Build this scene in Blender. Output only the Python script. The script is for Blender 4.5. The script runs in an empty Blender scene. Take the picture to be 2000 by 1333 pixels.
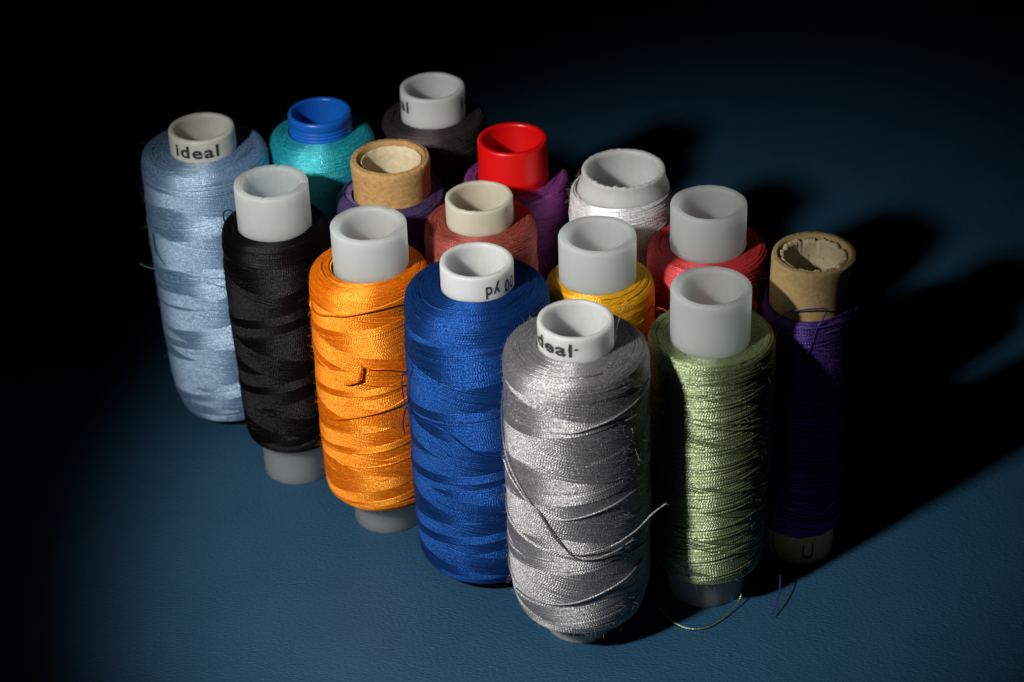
import bpy, bmesh, math, random
import numpy as np
from mathutils import Matrix, Vector

S = 0.001                                   # all lengths below are millimetres
rng = np.random.default_rng(7)
PI = math.pi
scene = bpy.context.scene
COL = scene.collection

# ------------------------------------------------------------------ camera
cam_d = bpy.data.cameras.new('camera')
cam_d.sensor_width = 36.0
cam_d.lens = 80.23
cam_d.clip_start = 0.01
cam_d.clip_end = 20.0
cam = bpy.data.objects.new('camera', cam_d)
COL.objects.link(cam)
fw = Vector((0.0, 0.83628298, -0.54829807))
up = Vector((0.03837321, 0.54789423, 0.83566704))
rt = fw.cross(up).normalized()
up = rt.cross(fw).normalized()
cam.matrix_world = Matrix(((rt.x, up.x, -fw.x, 0), (rt.y, up.y, -fw.y, 0),
                           (rt.z, up.z, -fw.z, 250.415 * S), (0, 0, 0, 1)))
cam_d.dof.use_dof = True
cam_d.dof.focus_distance = 0.375
cam_d.dof.aperture_fstop = 28.0
scene.camera = cam

# ------------------------------------------------------------------ world: a dark room
world = bpy.data.worlds.new('World')
scene.world = world
world.use_nodes = True
world.node_tree.nodes['Background'].inputs[0].default_value = (0.6, 0.75, 1.0, 1)
world.node_tree.nodes['Background'].inputs[1].default_value = 0.0001

# ------------------------------------------------------------------ one desk lamp, front left
LAMP = Vector((-133, 166, 200)) * S
AZ, EL = math.radians(49.0), math.radians(-42.7)
DIR = Vector((math.cos(AZ) * math.cos(EL), math.sin(AZ) * math.cos(EL), math.sin(EL)))
sp = bpy.data.lights.new('desk_lamp_light', 'SPOT')
sp.energy = 3.7
sp.color = (1.0, 0.965, 0.91)
sp.spot_size = math.radians(34)
TILT, LONG = math.radians(33), 1.3
sp.spot_blend = 0.8
sp.shadow_soft_size = 0.0088
lamp = bpy.data.objects.new('desk_lamp_light', sp)
COL.objects.link(lamp)
# spot cone stretched to shape an oval pool of light, its long axis tilted
lx = Vector((-math.sin(AZ), math.cos(AZ), 0.0))
lu = lx.cross(DIR) * -1
if lu.z < 0:
    lu = -lu
la = (lx * math.cos(TILT) + lu * math.sin(TILT)).normalized()
lb = (-DIR).cross(la)
lamp.matrix_world = Matrix(((la.x * LONG, lb.x, -DIR.x, LAMP.x), (la.y * LONG, lb.y, -DIR.y, LAMP.y),
                            (la.z * LONG, lb.z, -DIR.z, LAMP.z), (0, 0, 0, 1)))

vs = scene.view_settings
scene.display_settings.display_device = 'sRGB'
vs.view_transform = 'Standard'
vs.look = 'None'
vs.exposure = 0.0
vs.gamma = 1.0
vs.use_curve_mapping = False
scene.render.engine = 'CYCLES'
scene.cycles.use_denoising = True
scene.cycles.denoising_input_passes = 'RGB_ALBEDO_NORMAL'
scene.cycles.denoising_prefilter = 'ACCURATE'


# ------------------------------------------------------------------ materials
def new_mat(name):
    m = bpy.data.materials.new(name)
    m.use_nodes = True
    nt = m.node_tree
    return m, nt, nt.nodes['Principled BSDF']


def node(nt, kind, **kw):
    n = nt.nodes.new(kind)
    for k, v in kw.items():
        setattr(n, k, v)
    return n


TWIST, PLY = -0.038, -0.032


def gloss_col(c):
    m = max(c)
    return [min(1, 0.62 * x / m * min(1, m * 1.6 + .12) + 0.14 * min(1, m * 1.2 + .1)) for x in c]


def thread_mat(name, col, rough=0.5, spec=0.42, var=0.22, tint=None, fuzz=0.03, gloss=None):
    """spun polyester: two-ply twist along the UV of each thread, tone differing thread by thread"""
    m, nt, b = new_mat(name)
    L = nt.links
    uv = node(nt, 'ShaderNodeUVMap')
    uv.uv_map = 'UVMap'
    sep = node(nt, 'ShaderNodeSeparateXYZ')
    L.new(uv.outputs[0], sep.inputs[0])
    # twist of the plies
    a = node(nt, 'ShaderNodeMath', operation='MULTIPLY')
    a.inputs[1].default_value = 2 * PI / 0.44
    L.new(sep.outputs[0], a.inputs[0])
    c = node(nt, 'ShaderNodeMath', operation='MULTIPLY_ADD')
    c.inputs[1].default_value = 4.2
    L.new(sep.outputs[1], c.inputs[0])
    L.new(a.outputs[0], c.inputs[2])
    s = node(nt, 'ShaderNodeMath', operation='SINE')
    L.new(c.outputs[0], s.inputs[0])
    tc = node(nt, 'ShaderNodeTexCoord')
    nz = node(nt, 'ShaderNodeTexNoise')
    nz.inputs['Scale'].default_value = 5200
    nz.inputs['Detail'].default_value = 3
    L.new(tc.outputs['Object'], nz.inputs['Vector'])
    h = node(nt, 'ShaderNodeMath', operation='MULTIPLY_ADD')
    h.inputs[1].default_value = 0.5
    L.new(s.outputs[0], h.inputs[0])
    L.new(nz.outputs[0], h.inputs[2])
    bp = node(nt, 'ShaderNodeBump')
    bp.inputs['Strength'].default_value = 0.8
    bp.inputs['Distance'].default_value = 0.000034
    L.new(h.outputs[0], bp.inputs['Height'])
    L.new(bp.outputs[0], b.inputs['Normal'])
    # colour: per thread tone and soft dye variation
    at = node(nt, 'ShaderNodeAttribute', attribute_name='tone')
    n2 = node(nt, 'ShaderNodeTexNoise')
    n2.inputs['Scale'].default_value = 420
    n2.inputs['Detail'].default_value = 4
    L.new(tc.outputs['Object'], n2.inputs['Vector'])
    ad = node(nt, 'ShaderNodeMath', operation='ADD')
    L.new(at.outputs['Fac'], ad.inputs[0])
    L.new(n2.outputs[0], ad.inputs[1])
    mr = node(nt, 'ShaderNodeMapRange')
    mr.inputs[1].default_value = 0.3
    mr.inputs[2].default_value = 1.7
    L.new(ad.outputs[0], mr.inputs[0])
    rp = node(nt, 'ShaderNodeMix', data_type='RGBA')
    lo = [x * (1 - var) for x in col]
    hi = [min(1, x * (1 + var)) for x in (tint or col)]
    rp.inputs[6].default_value = (*lo, 1)
    rp.inputs[7].default_value = (*hi, 1)
    L.new(mr.outputs[0], rp.inputs[0])
    L.new(rp.outputs[2], b.inputs['Base Color'])
    b.inputs['Roughness'].default_value = 0.65
    b.inputs['Specular IOR Level'].default_value = 0.06
    b.inputs['Sheen Weight'].default_value = fuzz
    b.inputs['Sheen Roughness'].default_value = 0.5
    b.inputs['Sheen Tint'].default_value = (*[min(1, 0.3 + x) for x in col], 1)
    # fibre gloss: filaments run along the twisted plies, so the sheen depends on the winding direction
    tg = node(nt, 'ShaderNodeTangent', direction_type='UV_MAP')
    tg.uv_map = 'UVMap'
    gl = node(nt, 'ShaderNodeBsdfAnisotropic')
    gl.inputs['Color'].default_value = (*(gloss or gloss_col(col)), 1)
    gl.inputs['Roughness'].default_value = rough
    gl.inputs['Anisotropy'].default_value = 0.55
    ly = node(nt, 'ShaderNodeAttribute', attribute_name='lay')
    ro = node(nt, 'ShaderNodeMath', operation='MULTIPLY')
    ro.inputs[1].default_value = TWIST
    L.new(ly.outputs['Fac'], ro.inputs[0])
    r2 = node(nt, 'ShaderNodeMath', operation='ADD')
    r2.inputs[1].default_value = PLY
    L.new(ro.outputs[0], r2.inputs[0])
    L.new(r2.outputs[0], gl.inputs['Rotation'])
    L.new(tg.outputs[0], gl.inputs['Tangent'])
    L.new(bp.outputs[0], gl.inputs['Normal'])
    # clumps of filaments catch the light unevenly
    n4 = node(nt, 'ShaderNodeTexNoise')
    n4.inputs['Scale'].default_value = 3600
    n4.inputs['Detail'].default_value = 2
    L.new(tc.outputs['Object'], n4.inputs['Vector'])
    m4 = node(nt, 'ShaderNodeMapRange')
    m4.inputs[1].default_value = 0.36
    m4.inputs[2].default_value = 0.66
    m4.inputs[3].default_value = spec * 0.25
    m4.inputs[4].default_value = min(.95, spec * 1.85)
    L.new(n4.outputs[0], m4.inputs[0])
    ms = node(nt, 'ShaderNodeMixShader')
    L.new(m4.outputs[0], ms.inputs[0])
    L.new(b.outputs[0], ms.inputs[1])
    L.new(gl.outputs[0], ms.inputs[2])
    L.new(ms.outputs[0], nt.nodes['Material Output'].inputs[0])
    return m


def plastic_mat(name, col, sss=1.0, scale=0.0022, rough=0.38, spec=0.4, grime=(0.62, 0.56, 0.45), grime_amt=0.25, trans=0.0):
    m, nt, b = new_mat(name)
    L = nt.links
    tc = node(nt, 'ShaderNodeTexCoord')
    n1 = node(nt, 'ShaderNodeTexNoise')
    n1.inputs['Scale'].default_value = 170
    n1.inputs['Detail'].default_value = 6
    L.new(tc.outputs['Object'], n1.inputs['Vector'])
    mr = node(nt, 'ShaderNodeMapRange')
    mr.inputs[1].default_value = 0.42
    mr.inputs[2].default_value = 0.8
    mr.inputs[4].default_value = grime_amt
    L.new(n1.outputs[0], mr.inputs[0])
    # small specks of dirt
    n3 = node(nt, 'ShaderNodeTexNoise')
    n3.inputs['Scale'].default_value = 900
    n3.inputs['Detail'].default_value = 2
    L.new(tc.outputs['Object'], n3.inputs['Vector'])
    m3 = node(nt, 'ShaderNodeMapRange')
    m3.inputs[1].default_value = 0.735
    m3.inputs[2].default_value = 0.77
    m3.inputs[4].default_value = 0.55
    L.new(n3.outputs[0], m3.inputs[0])
    mx = node(nt, 'ShaderNodeMix', data_type='RGBA')
    mx.inputs[6].default_value = (*col, 1)
    mx.inputs[7].default_value = (*[c * g for c, g in zip(col, grime)], 1)
    L.new(mr.outputs[0], mx.inputs[0])
    mx2 = node(nt, 'ShaderNodeMix', data_type='RGBA')
    mx2.inputs[7].default_value = (*[c * 0.25 for c in col], 1)
    L.new(m3.outputs[0], mx2.inputs[0])
    L.new(mx.outputs[2], mx2.inputs[6])
    L.new(mx2.outputs[2], b.inputs['Base Color'])
    # moulding lines and handling scratches
    mp = node(nt, 'ShaderNodeMapping')
    mp.inputs['Scale'].default_value = (260, 260, 3000)
    L.new(tc.outputs['Object'], mp.inputs['Vector'])
    n2 = node(nt, 'ShaderNodeTexNoise')
    n2.inputs['Scale'].default_value = 1.0
    n2.inputs['Detail'].default_value = 4
    L.new(mp.outputs[0], n2.inputs['Vector'])
    bp = node(nt, 'ShaderNodeBump')
    bp.inputs['Strength'].default_value = 0.1
    bp.inputs['Distance'].default_value = 0.00012
    L.new(n2.outputs[0], bp.inputs['Height'])
    L.new(bp.outputs[0], b.inputs['Normal'])
    r = node(nt, 'ShaderNodeMapRange')
    r.inputs[3].default_value = rough - 0.08
    r.inputs[4].default_value = rough + 0.14
    L.new(n1.outputs[0], r.inputs[0])
    L.new(r.outputs[0], b.inputs['Roughness'])
    b.inputs['Specular IOR Level'].default_value = spec
    b.inputs['Subsurface Weight'].default_value = sss
    b.inputs['Subsurface Radius'].default_value = (1.0, 1.0, 1.0)
    b.inputs['Subsurface Scale'].default_value = scale
    if trans:                                  # thin walls let light through
        tl = node(nt, 'ShaderNodeBsdfTranslucent')
        tl.inputs['Color'].default_value = (*[min(1, c * 1.35) for c in col], 1)
        ms = node(nt, 'ShaderNodeMixShader')
        ms.inputs[0].default_value = trans
        L.new(b.outputs[0], ms.inputs[1])
        L.new(tl.outputs[0], ms.inputs[2])
        L.new(ms.outputs[0], nt.nodes['Material Output'].inputs[0])
    return m


def card_mat(name, col, dark, rings=False):
    """kraft board: long fibres, flecks, layered edge"""
    m, nt, b = new_mat(name)
    L = nt.links
    tc = node(nt, 'ShaderNodeTexCoord')
    mp = node(nt, 'ShaderNodeMapping')
    mp.inputs['Scale'].default_value = (900, 900, 1500)
    L.new(tc.outputs['Object'], mp.inputs['Vector'])
    n1 = node(nt, 'ShaderNodeTexNoise')
    n1.inputs['Scale'].default_value = 1.0
    n1.inputs['Detail'].default_value = 9
    n1.inputs['Roughness'].default_value = 0.7
    n1.inputs['Distortion'].default_value = 0.4
    L.new(mp.outputs[0], n1.inputs['Vector'])
    mr = node(nt, 'ShaderNodeMapRange')
    mr.inputs[1].default_value = 0.25
    mr.inputs[2].default_value = 0.68
    L.new(n1.outputs[0], mr.inputs[0])
    mx = node(nt, 'ShaderNodeMix', data_type='RGBA')
    mx.inputs[6].default_value = (*dark, 1)
    mx.inputs[7].default_value = (*col, 1)
    L.new(mr.outputs[0], mx.inputs[0])
    n2 = node(nt, 'ShaderNodeTexNoise')
    n2.inputs['Scale'].default_value = 520
    n2.inputs['Detail'].default_value = 3
    n2.inputs['Distortion'].default_value = 2.5
    L.new(tc.outputs['Object'], n2.inputs['Vector'])
    m2 = node(nt, 'ShaderNodeMapRange')
    m2.inputs[1].default_value = 0.66
    m2.inputs[2].default_value = 0.74
    m2.inputs[4].default_value = 0.7
    L.new(n2.outputs[0], m2.inputs[0])
    mx2 = node(nt, 'ShaderNodeMix', data_type='RGBA')
    mx2.inputs[7].default_value = (*[d * 0.35 for d in dark], 1)
    L.new(m2.outputs[0], mx2.inputs[0])
    L.new(mx.outputs[2], mx2.inputs[6])
    L.new(mx2.outputs[2], b.inputs['Base Color'])
    bp = node(nt, 'ShaderNodeBump')
    bp.inputs['Strength'].default_value = 0.6
    bp.inputs['Distance'].default_value = 0.0002
    L.new(n1.outputs[0], bp.inputs['Height'])
    L.new(bp.outputs[0], b.inputs['Normal'])
    b.inputs['Roughness'].default_value = 0.8
    b.inputs['Specular IOR Level'].default_value = 0.25
    return m


def ink_mat():
    m, nt, b = new_mat('black_print_ink')
    tc = node(nt, 'ShaderNodeTexCoord')
    n = node(nt, 'ShaderNodeTexNoise')
    n.inputs['Scale'].default_value = 2500
    nt.links.new(tc.outputs['Object'], n.inputs['Vector'])
    cr = node(nt, 'ShaderNodeMix', data_type='RGBA')
    cr.inputs[6].default_value = (0.006, 0.006, 0.007, 1)
    cr.inputs[7].default_value = (0.05, 0.05, 0.052, 1)
    nt.links.new(n.outputs[0], cr.inputs[0])
    nt.links.new(cr.outputs[2], b.inputs['Base Color'])
    b.inputs['Roughness'].default_value = 0.5
    return m


def leather_mat():
    m, nt, b = new_mat('blue_leatherette')
    L = nt.links
    tc = node(nt, 'ShaderNodeTexCoord')
    mp = node(nt, 'ShaderNodeMapping')
    mp.inputs['Rotation'].default_value = (0, 0, math.radians(-22))
    mp.inputs['Scale'].default_value = (1.0, 1.9, 1.0)
    L.new(tc.outputs['Object'], mp.inputs['Vector'])
    w = node(nt, 'ShaderNodeTexNoise')
    w.inputs['Scale'].default_value = 700
    w.inputs['Detail'].default_value = 2
    L.new(mp.outputs[0], w.inputs['Vector'])
    wm = node(nt, 'ShaderNodeMix', data_type='VECTOR')
    wm.inputs[0].default_value = 0.0009
    L.new(mp.outputs[0], wm.inputs[4])
    L.new(w.outputs['Color'], wm.inputs[5])
    v = node(nt, 'ShaderNodeTexVoronoi', feature='F1')
    v.inputs['Scale'].default_value = 1500
    L.new(wm.outputs[1], v.inputs['Vector'])
    n = node(nt, 'ShaderNodeTexNoise')
    n.inputs['Scale'].default_value = 1300
    n.inputs['Detail'].default_value = 4
    L.new(mp.outputs[0], n.inputs['Vector'])
    h = node(nt, 'ShaderNodeMath', operation='MULTIPLY_ADD')
    h.inputs[1].default_value = -0.55
    L.new(v.outputs['Distance'], h.inputs[0])
    L.new(n.outputs[0], h.inputs[2])
    n3 = node(nt, 'ShaderNodeTexNoise')
    n3.inputs['Scale'].default_value = 60
    n3.inputs['Detail'].default_value = 3
    L.new(tc.outputs['Object'], n3.inputs['Vector'])
    h2 = node(nt, 'ShaderNodeMath', operation='MULTIPLY_ADD')
    h2.inputs[1].default_value = 0.9
    L.new(n3.outputs[0], h2.inputs[0])
    L.new(h.outputs[0], h2.inputs[2])
    bp = node(nt, 'ShaderNodeBump')
    bp.inputs['Strength'].default_value = 0.8
    bp.inputs['Distance'].default_value = 0.00022
    L.new(h2.outputs[0], bp.inputs['Height'])
    L.new(bp.outputs[0], b.inputs['Normal'])
    mx = node(nt, 'ShaderNodeMix', data_type='RGBA')
    mx.inputs[6].default_value = (0.0135, 0.053, 0.105, 1)
    mx.inputs[7].default_value = (0.020, 0.071, 0.134, 1)
    L.new(n3.outputs[0], mx.inputs[0])
    L.new(mx.outputs[2], b.inputs['Base Color'])
    b.inputs['Roughness'].default_value = 0.42
    b.inputs['Specular IOR Level'].default_value = 0.4
    return m


INK = ink_mat()
HDPE = plastic_mat('milky_plastic', (0.66, 0.70, 0.70), scale=0.006, trans=.6)
WHITE_PL = plastic_mat('white_plastic', (0.66, 0.69, 0.69), scale=0.003, trans=.25)
IVORY_PL = plastic_mat('ivory_plastic', (0.60, 0.57, 0.46), scale=0.003, trans=.2)
CREAM_PL = plastic_mat('cream_plastic', (0.62, 0.635, 0.57), scale=0.002)
BLUE_PL = plastic_mat('blue_plastic', (0.006, 0.11, 0.52), sss=0.25, scale=0.0008, rough=0.32, grime_amt=0.1)
RED_PL = plastic_mat('red_plastic', (0.62, 0.004, 0.004), sss=0.25, scale=0.0008, rough=0.34, grime_amt=0.1)
KRAFT = card_mat('kraft_board', (0.52, 0.32, 0.13), (0.27, 0.14, 0.048))
KRAFT2 = card_mat('pale_kraft_board', (0.58, 0.42, 0.20), (0.40, 0.265, 0.11))
PAPER = card_mat('pale_paper', (0.66, 0.58, 0.40), (0.50, 0.41, 0.25))


# ------------------------------------------------------------------ mesh builder
class MB:
    def __init__(s):
        s.v, s.q, s.uv, s.t, s.l, s.n = [], [], [], [], [], 0

    def add(s, v, q, uv=None, tone=0.5, lay=0.0):
        v = np.asarray(v, float).reshape(-1, 3)
        q = np.asarray(q, int).reshape(-1, 4)
        s.v.append(v)
        s.q.append(q + s.n)
        s.uv.append(np.zeros((len(v), 2)) if uv is None else np.asarray(uv, float).reshape(-1, 2))
        s.t.append(np.full(len(v), tone))
        s.l.append(np.full(len(v), lay))
        s.n += len(v)

    def build(s, name, mat, parent=None):
        v = np.concatenate(s.v) * S
        q = np.concatenate(s.q)
        uv = np.concatenate(s.uv)
        t = np.concatenate(s.t)
        me = bpy.data.meshes.new(name)
        me.vertices.add(len(v))
        me.vertices.foreach_set('co', v.ravel().astype(np.float32))
        me.loops.add(len(q) * 4)
        me.loops.foreach_set('vertex_index', q.ravel().astype(np.int32))
        me.polygons.add(len(q))
        me.polygons.foreach_set('loop_start', np.arange(0, len(q) * 4, 4, dtype=np.int32))
        me.polygons.foreach_set('use_smooth', np.ones(len(q), dtype=bool))
        me.update(calc_edges=True)
        ul = me.uv_layers.new(name='UVMap')
        ul.data.foreach_set('uv', uv[q.ravel()].ravel().astype(np.float32))
        at = me.attributes.new('tone', 'FLOAT', 'POINT')
        at.data.foreach_set('value', t.astype(np.float32))
        at = me.attributes.new('lay', 'FLOAT', 'POINT')
        at.data.foreach_set('value', np.concatenate(s.l).astype(np.float32))
        me.validate()
        me.materials.append(mat)
        o = bpy.data.objects.new(name, me)
        COL.objects.link(o)
        if parent:
            o.parent = parent
        return o


def grid_quads(n, m, wrap_m=False):
    i = np.arange(n - 1)[:, None]
    j = np.arange(m if wrap_m else m - 1)[None, :]
    j2 = (j + 1) % m
    return np.stack([i * m + j, i * m + j2, (i + 1) * m + j2, (i + 1) * m + j], -1).reshape(-1, 4)


def catmull(P, per=8):
    P = np.asarray(P, float)
    E_ = np.vstack([2 * P[0] - P[1], P, 2 * P[-1] - P[-2]])
    out = []
    for i in range(len(P) - 1):
        a, b, c, d = E_[i:i + 4]
        t = np.linspace(0, 1, per, endpoint=False)[:, None]
        out.append(0.5 * (2 * b + (c - a) * t + (2 * a - 5 * b + 4 * c - d) * t ** 2 + (3 * b - a - 3 * c + d) * t ** 3))
    out.append(P[-1:])
    return np.concatenate(out)


def add_tube(mb, P, r, sides=6, tone=0.5, taper=False):
    P = np.asarray(P, float)
    T = np.gradient(P, axis=0)
    T /= np.linalg.norm(T, axis=1)[:, None] + 1e-9
    ref = np.array([0.31, 0.2, 0.93])
    A = np.cross(T, ref)
    A /= np.linalg.norm(A, axis=1)[:, None] + 1e-9
    B = np.cross(T, A)
    a = np.linspace(0, 2 * PI, sides, endpoint=False)
    rr = np.full(len(P), r)
    if taper:
        rr = rr * np.linspace(1, 0.35, len(P))
    V = P[:, None] + rr[:, None, None] * (A[:, None] * np.cos(a)[None, :, None] + B[:, None] * np.sin(a)[None, :, None])
    L = np.concatenate([[0], np.cumsum(np.linalg.norm(np.diff(P, axis=0), axis=1))])
    uv = np.stack(np.broadcast_arrays(L[:, None], (a / (2 * PI) * 3.0)[None]), -1)
    mb.add(V, grid_quads(len(P), sides, True), uv, tone)


class Prof:
    """surface of revolution of the wound package: from the core at the top over the shoulder to the bottom"""
    def __init__(s, pts, rounds=3, step=0.15):
        P = np.asarray(pts, float)
        for _ in range(rounds):
            Q = [P[0]]
            for a, b in zip(P[:-1], P[1:]):
                Q += [a * .75 + b * .25, a * .25 + b * .75]
            Q.append(P[-1])
            P = np.array(Q)
        d = np.concatenate([[0], np.cumsum(np.linalg.norm(np.diff(P, axis=0), axis=1))])
        n = int(d[-1] / step) + 2
        s.s = np.linspace(0, d[-1], n)
        s.r = np.interp(s.s, d, P[:, 0])
        s.z = np.interp(s.s, d, P[:, 1])
        k = np.ones(7) / 7
        tr, tz = np.gradient(s.r), np.gradient(s.z)
        tr = np.convolve(np.pad(tr, 3, 'edge'), k, 'valid')
        tz = np.convolve(np.pad(tz, 3, 'edge'), k, 'valid')
        l = np.hypot(tr, tz) + 1e-9
        s.nr, s.nz = -tz / l, tr / l            # outward for a profile that runs top to bottom
        s.L = d[-1]

    def at(s, q):
        q = np.clip(q, 0, s.L)
        return (np.interp(q, s.s, s.r), np.interp(q, s.s, s.z), np.interp(q, s.s, s.nr), np.interp(q, s.s, s.nz))


ANG = np.radians([-88, -32, 32, 88])


def add_strand(mb, prof, th, q, lift, tr, tone, lay=0.0):
    r, z, nr, nz = prof.at(q)
    c, s_ = np.cos(th), np.sin(th)
    N = np.stack([nr * c, nr * s_, nz], -1)
    P = np.stack([r * c, r * s_, z], -1) + N * np.asarray(lift).reshape(-1, 1)
    T = np.gradient(P, axis=0)
    dl = np.linalg.norm(T, axis=1)
    T /= dl[:, None] + 1e-9
    B = np.cross(T, N)
    V = P[:, None] + tr * (N[:, None] * np.cos(ANG)[None, :, None] * 0.62 + B[:, None] * np.sin(ANG)[None, :, None])
    L = np.cumsum(dl) + rng.random() * 3
    uv = np.stack(np.broadcast_arrays(L[:, None], np.linspace(0, 1, 4)[None]), -1)
    mb.add(V, grid_quads(len(P), 4), uv, tone, lay)


def wobble(n, amp, k=5):
    x = np.linspace(0, 1, n)
    w = np.zeros(n)
    for i in range(1, k + 1):
        w += rng.normal() * np.sin(2 * PI * (x * (i * 1.7 + rng.random()) + rng.random())) / i ** .5
    return w * amp * 0.5


def add_helices(mb, prof, sa, sb, lead, sign, ph0, width, pitch, tr, lift, steps=64, jit=0.04, skip=0.0, tones=(0.5, 0.25)):
    """a ribbon of parallel threads, `width` mm tall along the axis, that spirals from sa to sb"""
    n = max(1, int(round(width / pitch)))
    for k in range(n):
        if rng.random() < skip:
            continue
        turns = (sb - sa) / lead
        m = max(8, int(turns * steps))
        e0, e1 = rng.normal() * .35, rng.normal() * .35
        q = np.linspace(sa + e0, sb + e1, m)
        th = sign * 2 * PI * (q - sa) / lead + ph0 - sign * 2 * PI * (k * pitch) / lead
        q = q + wobble(m, jit)
        # the traverse slows at the ends
        add_strand(mb, prof, th, q, lift + wobble(m, 0.025), tr, np.clip(rng.normal(*tones), 0, 1), sign)


def add_rings(mb, prof, sa, sb, pitch, tr, lift, steps=72, tilt=0.25):
    """near circular turns on the end faces and shoulders"""
    q0 = sa
    while q0 < sb:
        turns = rng.uniform(0.8, 2.2)
        m = int(turns * steps)
        th = rng.random() * 2 * PI + np.linspace(0, turns * 2 * PI, m) * rng.choice([-1, 1])
        q = q0 + rng.normal() * .1 + pitch * np.linspace(0, turns, m) * 0.8 + wobble(m, 0.10) + tilt * np.sin(th - 1.1)
        add_strand(mb, prof, th, np.clip(q, 0.02, prof.L), lift + wobble(m, .04) + rng.random() * .06, tr, np.clip(rng.normal(.5, .25), 0, 1))
        q0 += pitch * rng.uniform(.55, 1.0)


def add_fuzz(mb, prof, n, lmin=0.4, lmax=1.5, rad=0.021, sa=0, sb=None):
    sb = sb or prof.L
    for _ in range(n):
        q = rng.uniform(sa, sb)
        th = rng.uniform(0, 2 * PI)
        r, z, nr, nz = [float(x) for x in prof.at(q)]
        N = np.array([nr * math.cos(th), nr * math.sin(th), nz])
        Tt = np.array([-math.sin(th), math.cos(th), 0])
        U = np.cross(N, Tt)
        a = rng.uniform(0, 2 * PI)
        D = Tt * math.cos(a) * 1.3 + U * math.sin(a) * .6
        l = rng.uniform(lmin, lmax)
        t = np.linspace(0, 1, 5)[:, None]
        bow = rng.uniform(.25, 1.0)
        cur = rng.normal(size=3) * .3
        P = np.array([r * math.cos(th), r * math.sin(th), z]) + N * .1 + l * (N * bow * (t - .45 * t ** 2) + D * t * .6 + cur * t ** 2)
        if (P[:, 2] < 0.05).any():
            continue
        add_tube(mb, P, rad * rng.uniform(.7, 1.2), 3, rng.random(), True)


def add_lathe(mb, pts, seg=112, fn=None, closed=False):
    P = np.asarray(pts, float)
    th = np.linspace(0, 2 * PI, seg, endpoint=False)
    R = np.repeat(P[:, :1], seg, 1)
    Z = np.repeat(P[:, 1:2], seg, 1)
    if fn:
        R, Z = fn(th, R, Z)
    V = np.stack([R * np.cos(th), R * np.sin(th), Z], -1)
    mb.add(V, grid_quads(len(P), seg, True))


def tag(o, label, cat, group=None, kind=None):
    o['label'] = label
    o['category'] = cat
    if group:
        o['group'] = group
    if kind:
        o['kind'] = kind


# ------------------------------------------------------------------ table top
mb = MB()
n = 41
gx = np.linspace(-900, 900, n)
X, Y = np.meshgrid(gx, gx + 300, indexing='ij')
mb.add(np.stack([X, Y, 0 * X], -1), grid_quads(n, n)[:, ::-1])
top = mb.build('tabletop', leather_mat())
top['kind'] = 'structure'
top['label'] = 'dark blue leatherette surface with a fine grain'


# ------------------------------------------------------------------ spool cores
def tube_profile(ro, ri, H, b=0.25, z0=0.0):
    return [(ri + .1, z0 + .02), (ro - .15, z0), (ro, z0 + .15), (ro, H * .5), (ro, H - b * 1.6), (ro - b * .25, H - b * .5), (ro - b * .8, H - .04), (ro - b * 1.3, H),
            (ri + b * 1.3, H), (ri + b * .7, H - .05), (ri + b * .2, H - b * .6), (ri, H - b * 1.8), (ri, H * .6), (ri, z0 + .3), (ri + .1, z0 + .02)]


def angnoise(th, amp, seed, ks):
    g = np.random.default_rng(seed)
    o = np.zeros_like(th)
    for k in ks:
        o = o + g.normal() * np.sin(k * th + g.random() * 6.28) / math.sqrt(len(ks))
    return o * amp


def plain_core(parent, mat, ro, ri, H, seed=1, burr=None, b=0.16, off=0.0):
    def fn(th, R, Z):
        w = angnoise(th, .035, seed, (2, 3, 5))[None]
        e = angnoise(th, .016, seed + 5, (5, 9, 14, 23))[None]
        up_ = np.clip((Z - (H - .6)) / .6, 0, 1)
        R = R + w + e * up_ * .5
        Z = Z + e * up_
        if burr:
            for (ang, dz, dr, wd) in burr:
                g = np.exp(-((np.angle(np.exp(1j * (th - math.radians(ang))))) / wd) ** 2)[None]
                Z = Z + g * dz * np.clip((Z - (H - 1.2)) / 1.2, 0, 1)
                R = R + g * dr * np.clip((Z - (H - 3)) / 3, 0, 1)
        return R, Z
    mb = MB()
    add_lathe(mb, tube_profile(ro, ri, H, b), 160, fn)
    return mb.build('core_tube', mat, parent)


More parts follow.
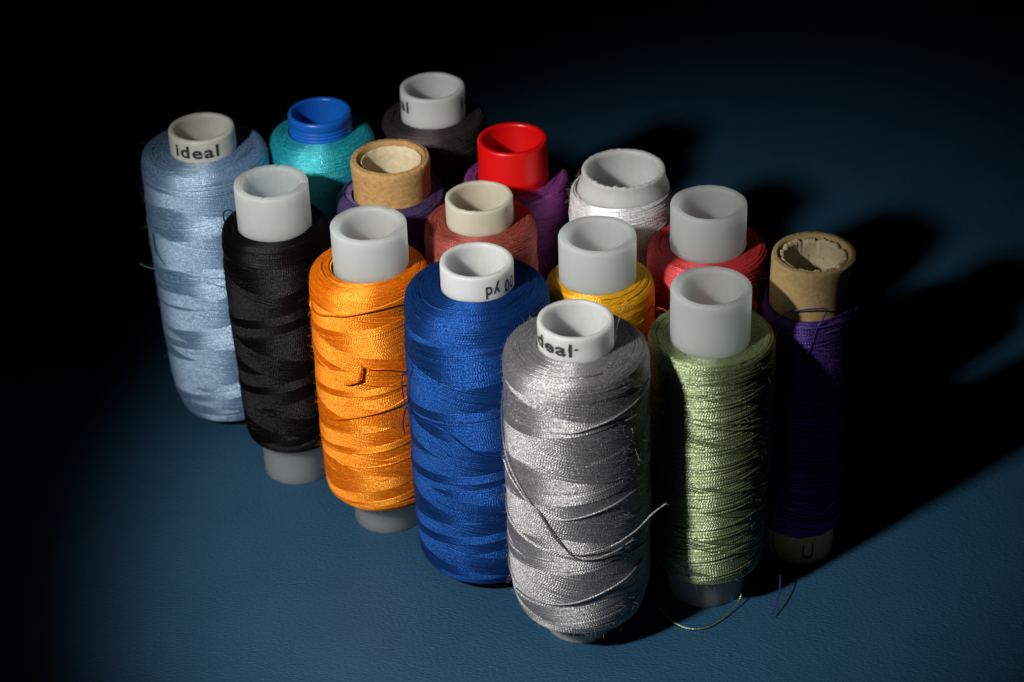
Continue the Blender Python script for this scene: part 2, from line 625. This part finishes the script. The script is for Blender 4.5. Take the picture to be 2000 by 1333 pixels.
def text_on_core(parent, body, R, zc, ang, height, width, flip=False, bold=0.022, gap=1.15, rough=0.0):
    """ink letters printed round the tube: centre angle in degrees, zc their mid height"""
    cu = bpy.data.curves.new('printed_letters', 'FONT')
    cu.body = body
    cu.size = 1.0
    cu.offset = bold
    cu.space_character = gap
    cu.align_x = 'CENTER'
    cu.resolution_u = 4
    tmp = bpy.data.objects.new('printed_letters', cu)
    COL.objects.link(tmp)
    dg = bpy.context.evaluated_depsgraph_get()
    dg.update()
    me = bpy.data.meshes.new_from_object(tmp.evaluated_get(dg))
    bpy.data.objects.remove(tmp)
    bpy.data.curves.remove(cu)
    bm = bmesh.new()
    bm.from_mesh(me)
    bmesh.ops.triangulate(bm, faces=bm.faces[:])
    for _ in range(3):
        es = [e for e in bm.edges if e.calc_length() > 0.16]
        if es:
            bmesh.ops.subdivide_edges(bm, edges=es, cuts=1)
            bmesh.ops.triangulate(bm, faces=bm.faces[:])
    g = np.random.default_rng(3)
    k = height / 0.73
    xs = [v.co.x for v in bm.verts]
    xm, kx = (min(xs) + max(xs)) / 2, width / (max(xs) - min(xs))
    for v in bm.verts:
        x, y = (v.co.x - xm) * kx, (v.co.y - .36) * k
        if rough:
            x += g.normal() * rough
            y += g.normal() * rough
        if flip:
            x, y = -x, -y
        a = math.radians(ang) + x / R
        rr = R + 0.06
        v.co = Vector((rr * math.cos(a), rr * math.sin(a), zc + y)) * S
    bm.to_mesh(me)
    bm.free()
    me.materials.clear()
    me.materials.append(INK)
    me.name = 'printed_letters'
    o = bpy.data.objects.new('printed_letters', me)
    COL.objects.link(o)
    o.parent = parent
    return o


# ------------------------------------------------------------------ spools
GROUP = 'thread spools standing in rows'


def spool(x, y, label):
    o = bpy.data.objects.new('thread_spool', None)
    COL.objects.link(o)
    o.empty_display_size = 0.01
    o.location = (x * S, y * S, 0)
    tag(o, label, 'thread spool', GROUP)
    return o


def winding(parent, mat, body, rc, zt, zb, lead=12.0, pitch=0.27, tr=0.15, ox=0.0, oy=0.0, fuzz=500, ribbons=None, shoulder=0.8,
            singles=2, skip=0.0, capdip=0.0, bottom=True, ringover=2.5, fz=(0.4, 1.5), seed=1, ring_tilt=.25, start=1):
    """body: (radius, z) pairs of the package from top to bottom"""
    global rng
    rng = np.random.default_rng(seed)
    b = [(rc - .1, zt)]
    r0, z0 = body[0]
    b += [(rc + (r0 - rc) * .5, zt - capdip + (z0 - zt) * .2), (r0 - shoulder, z0 + (zt - z0) * .25), (r0, z0 - shoulder)]
    b += list(body[1:-1])
    r1, z1 = body[-1]
    b += [(r1, z1), (r1 - .6 * shoulder, zb + .3), (rc + (r1 - rc) * .55, zb), (rc - .1, zb + .05)]
    prof = Prof(b)
    mb = MB()
    # solid under-layer
    sel = np.arange(0, len(prof.s), 4)
    add_lathe(mb, np.stack([np.maximum(prof.r[sel] - prof.nr[sel] * .12, rc - .2), prof.z[sel] - prof.nz[sel] * .12], -1)[::1], 72)
    cap = (r0 - rc)
    sa, sb = cap * .75, prof.L - (r1 - rc) * .7
    d = start
    add_helices(mb, prof, sa, sb, lead, d, rng.random() * 6.28, lead, pitch, tr, 0.0)
    lift = 0.05
    for (w, l2) in (ribbons if ribbons is not None else ((.52, 1.13), (.33, .93), (.12, 1.05))):
        d = -d
        ld = lead * l2
        add_helices(mb, prof, sa + rng.random() * .8, sb - rng.random() * .8, ld, d, rng.random() * 6.28, w * ld, pitch, tr, lift, skip=skip)
        lift += 0.045
    for _ in range(singles):
        d = -d
        t0 = rng.uniform(sa + 1, sb - 8)
        add_helices(mb, prof, t0, t0 + rng.uniform(6, 16), lead * rng.uniform(.8, 1.2), d, rng.random() * 6.28, pitch * rng.choice([1, 1, 2]), pitch, tr, lift + .03)
    # end faces
    add_rings(mb, prof, 0.05, cap + shoulder * .6 + ringover, pitch * .8, tr, 0.12, tilt=ring_tilt)
    if bottom:
        add_rings(mb, prof, prof.L - (r1 - rc) - ringover * .6, prof.L - .1, pitch * .85, tr, 0.12, tilt=ring_tilt)
    V = mb.v
    add_fuzz(mb, prof, fuzz, *fz)
    add_fuzz(mb, prof, fuzz // 3, fz[0] * .8, fz[1], 0.013, 0, cap + 2)
    off = np.array([ox, oy, 0])
    mb.v = [v + off for v in mb.v]
    o = mb.build('thread_winding', mat, parent)
    return o


def loose(parent, mat, pts, r=0.16, name='loose_thread', fray=True):
    mb = MB()
    r = r * .72
    P = catmull(pts, 10)
    if fray:
        P[1:-1] += rng.normal(size=(len(P) - 2, 3)) * 0.012
    add_tube(mb, P, r, 8, .5)
    if fray:                                  # frayed tip
        T = P[-1] - P[-4]
        T /= np.linalg.norm(T)
        for _ in range(7):
            D = T + rng.normal(size=3) * .45
            t = np.linspace(0, 1, 5)[:, None]
            add_tube(mb, P[-1] + D * t * rng.uniform(.25, .8) + rng.normal(size=3) * .15 * t ** 2, .02, 3, rng.random(), True)
    return mb.build(name, mat, parent)


TR_, TI, TO = 5.1, 4.98, 6.39      # inner radii, outer radius of the milky tubes
RI = 5.946
TB = (0.45, 0.25)

# --- pale blue
t = spool(-54.1, 363.46, 'pale blue thread spool with a white tube printed ideal, leftmost of the front row')
m = thread_mat('pale_blue_thread', (0.165, 0.29, 0.48), var=.2, gloss=(.64, .82, 1.0))
core = plain_core(t, CREAM_PL, RI, 4.75, 60.5, 11, b=.35)
text_on_core(core, 'ideal', RI, 58.4, -95.5, 2.4, 8.3)
winding(t, m, [(11.2, 56), (11.5, 46), (11.6, 40), (11.4, 27), (11.2, 15), (10.5, 6), (9.6, 3.4)], RI, 56.0, 2.2, 11.5, .26, .15, fuzz=1300, seed=21)
loose(t, m, [(-13.71, -3.05, 34.2), (-11.97, -4.82, 34.43), (-9.88, -6.5, 34.89), (-4.75, -11.0, 35.87), (-0.03, -11.95, 34.95), (3.1, -11.5, 33.47), (7, -9.6, 32)], .17)
gm = thread_mat('green_thread', (0.01, 0.20, 0.10))
loose(t, gm, [(-10.0, -6.5, 42.56), (-9.95, -6.75, 39.93), (-9.4, -7.4, 38.28), (-8.4, -8.5, 37.36)], .2)['label'] = 'short green thread end'

# --- black
t = spool(-40.35, 342.94, 'black thread spool with a milky tube, between the pale blue and orange spools')
m = thread_mat('black_thread', (0.0015, 0.0015, 0.0017), gloss=(.038, .038, .042), fuzz=0.0)
plain_core(t, HDPE, TO, TI, 60, 12, burr=[(-6, -.5, .1, .05), (-12, .35, .35, .05), (-100, -.25, 0, .04), (82, -.3, 0, .03)])
winding(t, m, [(9.1, 52), (9.6, 40), (9.3, 30), (9.05, 19), (8.9, 11), (8.3, 9.0)], TO, 51.6, 8.3, 13.5, .28, .16, fuzz=500, seed=22)
loose(t, m, [(-7.6, -2.6, 51.5), (-7.9, -2.92, 53.54), (-8.3, -2.98, 55.13), (-7.94, -2.95, 56.31), (-6.95, -2.83, 56.4), (-6.3, -3.5, 55.5), (-6.8, -4.4, 52.6)], .16, fray=False)

# --- orange
t = spool(-23.1, 327.44, 'bright orange thread spool with a milky plastic tube')
m = thread_mat('orange_thread', (0.78, 0.145, 0.0), var=.14, tint=(0.86, 0.18, 0.001), gloss=(1.0, .50, .07))
plain_core(t, HDPE, TO, TI, 60, 13, burr=[(60, -.15, 0, .1)])
winding(t, m, [(9.9, 51.5), (10.2, 42), (10.4, 29), (10.4, 18), (10.2, 9), (9.6, 7.8)], TO, 52.2, 7.3, 11.2, .27, .155, ox=-.5, fuzz=1400, seed=23)
loose(t, m, [(8.3, -6.6, 36.2), (5.3, -9.4, 36.86), (2.39, -10.6, 37.98), (-0.58, -10.85, 38.29), (-2.16, -10.75, 39.0)], .17)
loose(t, m, [(-2.0, -10.95, 38.9), (-2.4, -11.0, 37.4), (-2.7, -10.95, 36.2), (-3.61, -10.6, 35.56), (-5.15, -9.9, 34.85), (-6.92, -8.7, 34.95)], .34)
loose(t, m, [(-10.2, -3.0, 48.6), (-10.45, -3.5, 46.6), (-9.3, -6.0, 46.6), (-7.4, -7.95, 47.4), (-3.75, -10.25, 48.7), (1.48, -10.75, 50.2), (6.15, -8.9, 51.4), (8.5, -5, 52)], .19, fray=False)
loose(t, m, [(-10.8, -2.5, 23.04), (-7.4, -8.1, 26.39), (-3.42, -10.5, 28.41), (1.03, -10.9, 29.83), (4.66, -9.8, 31.31), (8, -6.5, 32.5)], .18, fray=False)

# --- royal blue
t = spool(-5.25, 313.87, 'royal blue thread spool whose white tube carries upside-down lettering')
m = thread_mat('royal_blue_thread', (0.002, 0.017, 0.092), var=.25, tint=(0.003, 0.03, 0.13), gloss=(.028, .13, .50))
core = plain_core(t, WHITE_PL, RI, 4.85, 60.5, 14, b=.3)
text_on_core(core, '100 yd', RI, 57.6, -42, 2.3, 7.2, True)
winding(t, m, [(11.7, 54.6), (12.1, 42), (12.2, 27), (12.2, 15), (12.0, 5), (11.2, 3.2)], RI, 55.9, 2.2, 12.0, .27, .15, ox=-.2, fuzz=1200, seed=24)
loose(t, m, [(-10.6, -4.2, 45.5), (-11.69, -6.2, 44.15), (-12.83, -5.22, 42.03), (-13.01, -4.22, 37.8), (-12.38, -5.21, 35.38), (-11.26, -5.6, 34.29), (-9.8, -8.2, 35.4), (-6.3, -11.0, 34.91), (-3.31, -12.3, 32.74), (-0.88, -12.7, 31.18), (3.28, -12.3, 30.17)], .15, fray=False)
loose(t, m, [(-12.02, -3.3, 36.45), (-12.6, -5.21, 35.9), (-13.28, -5.22, 32.85), (-13.15, -5.22, 30.76)], .16)

# --- silver grey
t = spool(9.85, 295.34, 'fuzzy silver grey thread spool, nearest the viewer, with smudged lettering on its white tube')
m = thread_mat('grey_thread', (0.145, 0.145, 0.155), var=.16, gloss=(.75, .75, .76))
core = plain_core(t, WHITE_PL, RI, 4.95, 60.5, 15, b=.3, burr=[(-140, .1, .05, .1)])
text_on_core(core, "ideal", RI, 58.5, -137, 2.3, 8.3, False, .03, rough=.05)
text_on_core(core, "-", RI, 59.0, -91, 2.0, .6, False, .01, rough=.03)
text_on_core(core, "ideal", RI, 2.7, -112, 1.9, 5.0, False, .03, rough=.03)
winding(t, m, [(11.2, 55.2), (11.4, 48), (11.5, 39), (11.6, 28), (11.6, 18), (11.5, 11), (10.6, 7.4)], RI, 55.9, 5.4, 12.4, .28, .16, fuzz=3600, seed=25, fz=(.4, 1.7))
P = [(-11.24, -3.88, 50.52), (-11.62, -2.54, 45.73), (-11.63, -2.5, 40.78), (-10.98, -4.58, 37.27), (-9.5, -7.16, 34.59), (-7.61, -9.14, 31.96), (-6.08, -10.23, 30.19), (-4.17, -11.14, 26.73), (-2.22, -11.69, 24.49), (-0.61, -11.88, 23.85), (2.24, -11.69, 24.27), (5.14, -10.9, 24.93), (8.36, -10.9, 27.6), (10.84, -10.37, 30.2), (12.84, -9.43, 31.3)]
loose(t, m, [(a * 1.025, b * 1.025, c) for a, b, c in P], .15)
P = [(-11.6, -3.0, 36.5), (-10.67, -5.26, 34.74), (-8.39, -8.44, 32.48), (-6.46, -9.99, 31.04), (-4.93, -10.83, 28.56), (-3.0, -11.51, 25.42), (-1.03, -11.85, 23.22), (1.81, -11.76, 22.8), (5.13, -10.74, 23.38), (7.68, -9.1, 24.03)]
loose(t, m, [(a * 1.025, b * 1.025, c) for a, b, c in P], .17)
for P in ([(-5.29, -10.55, 30.19), (-2.1, -11.61, 30.56), (1.93, -11.64, 31.6), (6.04, -10.14, 32.77), (9.46, -7.06, 33.31)],
          [(-9.0, -7.4, 46.6), (-5.67, -10.23, 47.0), (-1.79, -11.56, 47.18), (1.35, -11.62, 47.94), (5.34, -10.41, 49.01), (9.07, -7.4, 50.08), (11.2, -3, 51)],
          [(-10.6, -4.6, 11.4), (-8.13, -8.68, 12.34), (-3.24, -11.45, 13.33), (1.71, -11.78, 14.96), (6.78, -9.78, 16.77), (9.8, -6.4, 18)]):
    loose(t, m, [(a * 1.012, b * 1.012, c) for a, b, c in P], .18, fray=False)
loose(t, m, [(5.7, -0.9, 54.6), (6.15, -0.5, 56.0), (6.33, -0.21, 58.2), (6.97, -0.23, 61.01), (7.68, -0.26, 62.57)], .12)

# --- turquoise
t = spool(-33.15, 367.83, 'turquoise thread spool with a ribbed bright blue plastic tube')
m = thread_mat('turquoise_thread', (0.010, 0.30, 0.39), var=.22, tint=(0.02, 0.40, 0.50), gloss=(.15, .70, .75))
mb = MB()
ro, ri, H = 5.77, 4.75, 60.5
pr = [(ri + .1, .02), (ro, 0), (ro, 40)]
for zz in (56.6, 57.3, 58.0, 58.7):
    pr += [(ro, zz - .3), (ro - .16, zz - .12), (ro - .16, zz), (ro, zz + .14)]
pr += [(ro, H - .5), (ro - .1, H - .15), (ro - .3, H), (ri + .3, H), (ri + .08, H - .2), (ri, H - .5), (ri, .3), (ri + .1, .02)]
add_lathe(mb, pr, 128)
mb.build('core_tube', BLUE_PL, t)
winding(t, m, [(9.4, 55.6), (9.7, 45), (9.7, 30), (9.5, 12), (8.8, 6)], 5.77, 56.4, 4.5, 11, .27, .15, fuzz=500, seed=26, ring_tilt=.6)

# --- purple on kraft tube
t = spool(-20.02, 351.26, 'dull purple thread spool with a short cardboard tube, behind the black and orange spools')
m = thread_mat('dull_purple_thread', (0.080, 0.055, 0.15), var=.3)


def fn_card(th, R, Z):
    e = angnoise(th, .06, 41, (3, 5, 8, 13, 34, 47, 61))[None]
    u_ = np.clip((Z - 58) / 1.6, 0, 1)
    return R + angnoise(th, .08, 42, (2, 3))[None] + e * u_ * .6, Z + e * u_ * .9


mb = MB()
H = 59.6
add_lathe(mb, [(5.6, .1), (6.7, 0), (6.75, 30), (6.8, 55), (6.95, 57.6), (7.0, 58.8), (6.9, 59.3), (6.6, 59.55), (6.3, 59.35), (6.15, 59.6), (5.9, 59.5), (5.7, 59.2), (5.6, 58), (5.6, .3), (5.6, .1)], 200, fn_card)
core = mb.build('core_tube', KRAFT, t)
# inner paper liner with its overlapping end
mb = MB()
a = np.radians(np.linspace(-38, 360 - 22, 150))
rad = np.linspace(5.52, 4.95, 150)
zz = 59.0 + angnoise(a, .16, 43, (3, 7, 15)) * .4 - .3 * np.linspace(0, 1, 150)
rows = [(rad, 20 + 0 * a), (rad, zz - 2), (rad, zz - .1), (rad - .12, zz), (rad - .26, zz - .1), (rad - .28, zz - 2), (rad - .28, 20 + 0 * a)]
V = np.stack([np.stack([r_ * np.cos(a), r_ * np.sin(a), z_], -1) for r_, z_ in rows])
mb.add(V, grid_quads(len(rows), 150))
mb.build('paper_lining', PAPER, core)
winding(t, m, [(9.4, 51.8), (9.7, 44), (9.6, 30), (9.4, 12), (8.6, 7)], 6.8, 52.6, 6, 10.5, .29, .165, ox=-.6, fuzz=350, seed=27, ring_tilt=1.2)
for k in range(5):
    a0 = -20 + k * 9
    loose(t, m, [((8.4 + .25 * k) * math.cos(math.radians(a0 + q)) - .6, (8.4 + .25 * k) * math.sin(math.radians(a0 + q)), 52.0 + .6 * math.sin(q / 30) + .12 * k) for q in range(-40, 90, 14)], .17, fray=False)

# --- rust
t = spool(-4.64, 336.61, 'rust red thread spool with an ivory plastic tube, directly behind the royal blue spool')
m = thread_mat('rust_thread', (0.33, 0.070, 0.055), var=.22)
plain_core(t, IVORY_PL, 5.72, 4.85, 59.3, 17, b=.25, burr=[(-100, .12, 0, .05), (-120, .1, 0, .04)])
winding(t, m, [(9.4, 54.4), (9.5, 45), (9.4, 30), (9.3, 12), (8.6, 6)], 5.72, 54.4, 5, 11, .27, .15, fuzz=500, seed=28)

# --- golden yellow
t = spool(14.58, 321.15, 'golden yellow thread spool with a milky tube, right behind the grey spool')
m = thread_mat('golden_thread', (0.74, 0.32, 0.004), var=.18, tint=(.80, .38, .006), gloss=(1.0, .70, .12))
plain_core(t, HDPE, TO, TI, 60, 18)
winding(t, m, [(8.9, 51.2), (9.0, 42), (9.0, 29), (8.9, 14), (8.4, 7)], TO, 52.0, 6, 11, .27, .15, ox=.3, fuzz=600, seed=29, ring_tilt=.7)
om = thread_mat('orange_red_thread', (0.75, 0.12, 0.01))
loose(t, om, [(6.4, -5.2, 48.2), (7.77, -4.0, 48.1), (9.12, -3.42, 47.7), (10.55, -3.48, 47.31), (11.15, -3.51, 46.7)], .12)['label'] = 'stray orange fibre'

# --- olive green
t = spool(31.59, 303.75, 'olive green thread spool with coarse glossy strands and a milky tube')
m = thread_mat('olive_thread', (0.095, 0.13, 0.055), var=.2, tint=(.125, .165, .075), gloss=(.62, .72, .46))
plain_core(t, HDPE, TO, 5.1, 60, 19, burr=[(-74, -.18, .03, .03), (75, .1, 0, .05)])
winding(t, m, [(10.0, 51.4), (10.0, 44), (9.9, 36), (9.7, 20), (9.3, 9), (8.8, 7.2)], TO, 50.4, 6.5, 12.5, .34, .19, ox=.2, fuzz=2200, seed=30, fz=(.4, 1.7),
        ribbons=((.35, .8), (.75, .9), (.12, 1.1), (.5, .7)), skip=.4, singles=8, start=-1)
P = [(22.78, 296.72, 1.5), (23.89, 295.46, 0.6), (25.62, 293.33, 0.3), (28.06, 291.74, 0.3), (31.08, 292.09, 0.3), (33.87, 294.31, 0.4), (35.81, 296.51, 0.8), (37.0, 298.17, 1.6)]
loose(t, m, [(a - 31.59, b - 303.75, c) for a, b, c in P + [(37.2, 300, 4.0), (36.4, 301.5, 7.0)]][::-1], .17)

# --- charcoal
t = spool(-12.89, 375.96, 'charcoal brown thread spool with a white lettered tube, farthest from the viewer')
m = thread_mat('charcoal_thread', (0.040, 0.031, 0.034), var=.25)
core = plain_core(t, WHITE_PL, RI, 4.85, 60.5, 16, b=.3)
text_on_core(core, 'ideal', RI, 58.3, -177, 2.3, 8.3)
text_on_core(core, 'ideal', RI, 58.3, 11, 2.3, 8.3)
winding(t, m, [(9.6, 54.2), (9.7, 45), (9.6, 30), (9.5, 12), (8.8, 4)], RI, 54.4, 2, 11, .27, .15, fuzz=700, seed=31, ring_tilt=.6)

# --- magenta purple on red tube
t = spool(1.41, 354.67, 'magenta purple thread spool with a bright red plastic tube')
m = thread_mat('magenta_thread', (0.24, 0.05, 0.24), var=.25)
mb = MB()
ro, ri, H = 6.185, 5.05, 60.5
add_lathe(mb, [(ri + .1, .02), (ro + .1, 0), (ro + .12, 52.5), (ro + .05, 53.6), (ro + .12, 53.8), (ro, 54.3), (ro, H - .5), (ro - .08, H - .15), (ro - .25, H), (ri + .3, H), (ri + .1, H - .15), (ri, H - .5), (ri, H - 2.2), (ri - .06, H - 2.4), (ri - .06, .3), (ri + .1, .02)], 128)
mb.build('core_tube', RED_PL, t)
winding(t, m, [(9.3, 53.0), (9.5, 45), (9.4, 30), (9.2, 12), (8.6, 6)], 6.25, 52.4, 5, 9.5, .28, .16, ox=.5, fuzz=900, seed=32, ring_tilt=1.2)

# --- white
t = spool(20.29, 344.47, 'white thread spool with a wide ragged-rimmed white tube')
m = thread_mat('white_thread', (0.86, 0.87, 0.90), var=.05, gloss=(.95, .95, .95))


def fn_rag(th, R, Z):
    g = np.random.default_rng(4)
    rag = angnoise(th, 1, 51, (9, 14, 22, 31, 43, 58))
    front = np.exp(-((np.angle(np.exp(1j * (th + 2.0)))) / 1.1) ** 2)
    lip = np.clip((Z - 58.2) / 1.0, 0, 1)
    inner = np.clip((6.75 - R) / .5, 0, 1)
    Z = Z + (rag * .22 * (.35 + front))[None] * lip - (front * .35)[None] * lip * inner
    R = R - (np.abs(rag) * .42 * (.25 + front))[None] * inner * lip + (rag * .03)[None]
    return R, Z


mb = MB()
add_lathe(mb, [(6.2, .1), (7.2, 0), (7.4, 30), (8.15, 53), (8.1, 55.0), (7.9, 55.9), (7.62, 56.7), (7.4, 57.4), (7.22, 58.0), (7.17, 58.6), (7.2, 58.9), (7.2, 59.0), (7.1, 59.25), (6.9, 59.3), (6.65, 59.28), (6.4, 59.2), (6.25, 58.9), (6.3, 58.2), (6.3, 56), (6.3, 40), (6.2, .3), (6.2, .1)], 220, fn_rag)
mb.build('core_tube', WHITE_PL, t)
winding(t, m, [(8.6, 54.8), (8.9, 51), (8.9, 44), (8.7, 30), (8.5, 12), (8.0, 6)], 8.15, 55.6, 5, 10, .27, .15, ox=-.4, fuzz=600, seed=33, shoulder=.3, ring_tilt=.5)

# --- coral red
t = spool(33.66, 330.05, 'coral red thread spool with a milky tube, behind the olive green spool')
m = thread_mat('coral_thread', (0.62, 0.045, 0.055), var=.18)
mb = MB()


def fn_c(th, R, Z):
    return R + angnoise(th, .03, 61, (2, 3))[None], Z + angnoise(th, .04, 62, (5, 9, 17))[None] * np.clip((Z - 59) / 1, 0, 1)


pr = tube_profile(TO, TI, 60)
pr = pr[:4] + [(TO, 52.4), (TO + .1, 52.6), (TO + .1, 53.0), (TO - .05, 53.2), (TO, 53.4)] + pr[4:]
add_lathe(mb, pr, 160, fn_c)
mb.build('core_tube', HDPE, t)
winding(t, m, [(10.1, 51.6), (10.1, 43), (10.0, 30), (9.8, 14), (9.0, 7)], TO, 51.8, 6, 11, .27, .15, fuzz=800, seed=34)

# --- violet on kraft tube
t = spool(48.82, 313.7, 'deep violet thread spool on a torn cardboard tube, at the right edge of the group')
m = thread_mat('violet_thread', (0.075, 0.036, 0.22), var=.3)


def fn_v(th, R, Z):
    u_ = np.clip((Z - 54) / 5.5, 0, 1)
    e = angnoise(th, .06, 71, (3, 5, 9, 15, 27, 41, 63))[None]
    fl = (.55 + .45 * np.cos(th - .1))[None]
    return R + u_ ** 1.5 * fl * .75 + e * u_ * .5 + (-(1 - u_) * .35 * np.cos(th)[None]), Z + e * u_ * .8


mb = MB()
add_lathe(mb, [(5.2, .1), (6.2, 0), (6.25, 20), (6.25, 45), (6.3, 54), (6.35, 57), (6.4, 58.6), (6.35, 59.2), (6.2, 59.5), (6.05, 59.4), (5.95, 59.6), (5.75, 59.45), (5.65, 59.6), (5.45, 59.35), (5.2, 59.1), (5.2, .3), (5.2, .1)], 220, fn_v)
core = mb.build('core_tube', KRAFT2, t)
# letter mark at the foot of the tube
text_on_core(core, 'U', 6.25, 3.3, -84, 3.4, 2.0, False, .0)
# torn inner paper
mb = MB()
a = np.linspace(0, 2 * PI, 240, endpoint=False)
rag = angnoise(a, 1, 72, (5, 9, 14, 23, 37, 52, 71))
zz = 59.0 + .28 * rag
rows = [(5.55 + 0 * a, zz - .6), (5.35 + .05 * rag, zz + .05), (4.9 + .16 * rag, zz + .12), (4.55 + .2 * np.abs(rag), zz - .15), (4.5 + .17 * np.abs(rag), zz - .5), (4.62 + .06 * rag, zz - 1.6), (4.65 + 0 * a, 52 + 0 * a), (4.65 + 0 * a, 20 + 0 * a)]
V = np.stack([np.stack([r_ * np.cos(a) + .15, r_ * np.sin(a), z_], -1) for r_, z_ in rows])
mb.add(V, grid_quads(len(rows), 240, True))
mb.build('paper_lining', PAPER, core)
winding(t, m, [(7.25, 49.6), (7.2, 46), (7.0, 34), (6.85, 18), (6.75, 8), (6.6, 7.2)], 6.25, 50.2, 6.6, 8.5, .36, .18, ox=-.15, fuzz=120, seed=35, shoulder=.3,
        ribbons=((.6, .8), (.5, 1.1), (.35, .8), (.25, 1.2)), skip=.3, singles=16)
P = [(-6.41, -3.7, 48.35), (-4.7, -5.72, 51.83), (-2.05, -7.11, 53.18), (1.36, -7.27, 53.32), (1.2, -7.3, 51.83), (0.2, -7.5, 49.95), (-0.38, -7.6, 47.51), (-1.54, -7.45, 43.79)]
loose(t, m, P, .18)
loose(t, m, [(-6.2, 2.5, 53.2), (-6.82, 1.06, 52.74), (-7.79, -0.81, 50.02), (-7.2, -2.4, 47.92), (-5.81, -4.9, 48.48), (-3, -6.9, 49.4), (1, -7.5, 50.0), (4, -6.4, 50.4)], .18, fray=False)
loose(t, m, [(1.5, -7.3, 48.6), (4.2, -6.3, 49.01), (6.33, -2.0, 47.9), (6.92, -2.09, 48.98), (7.28, -2.14, 49.99)], .17)
loose(t, m, [(-2.6, -6.7, 23.5), (-3.6, -6.8, 21.43), (-4.21, -7.44, 18.4), (-5.13, -8.31, 16.0), (-5.6, -8.2, 12.5), (-5.6, -7.4, 8.5), (-5.49, -6.88, 6.0), (-5.11, -9.15, 5.0), (-4.91, -11.38, 4.0), (-5.04, -14.25, 3.0), (-5.77, -17.05, 2.0), (-7.01, -19.78, 1.0)], .17)
for k in range(5):
    a0 = 200 + 23 * k
    loose(t, m, [(7.15 * math.cos(math.radians(a0 + q)), 7.15 * math.sin(math.radians(a0 + q)), 44 - 8 * k + q * .045) for q in range(0, 130, 13)], .17, fray=False)
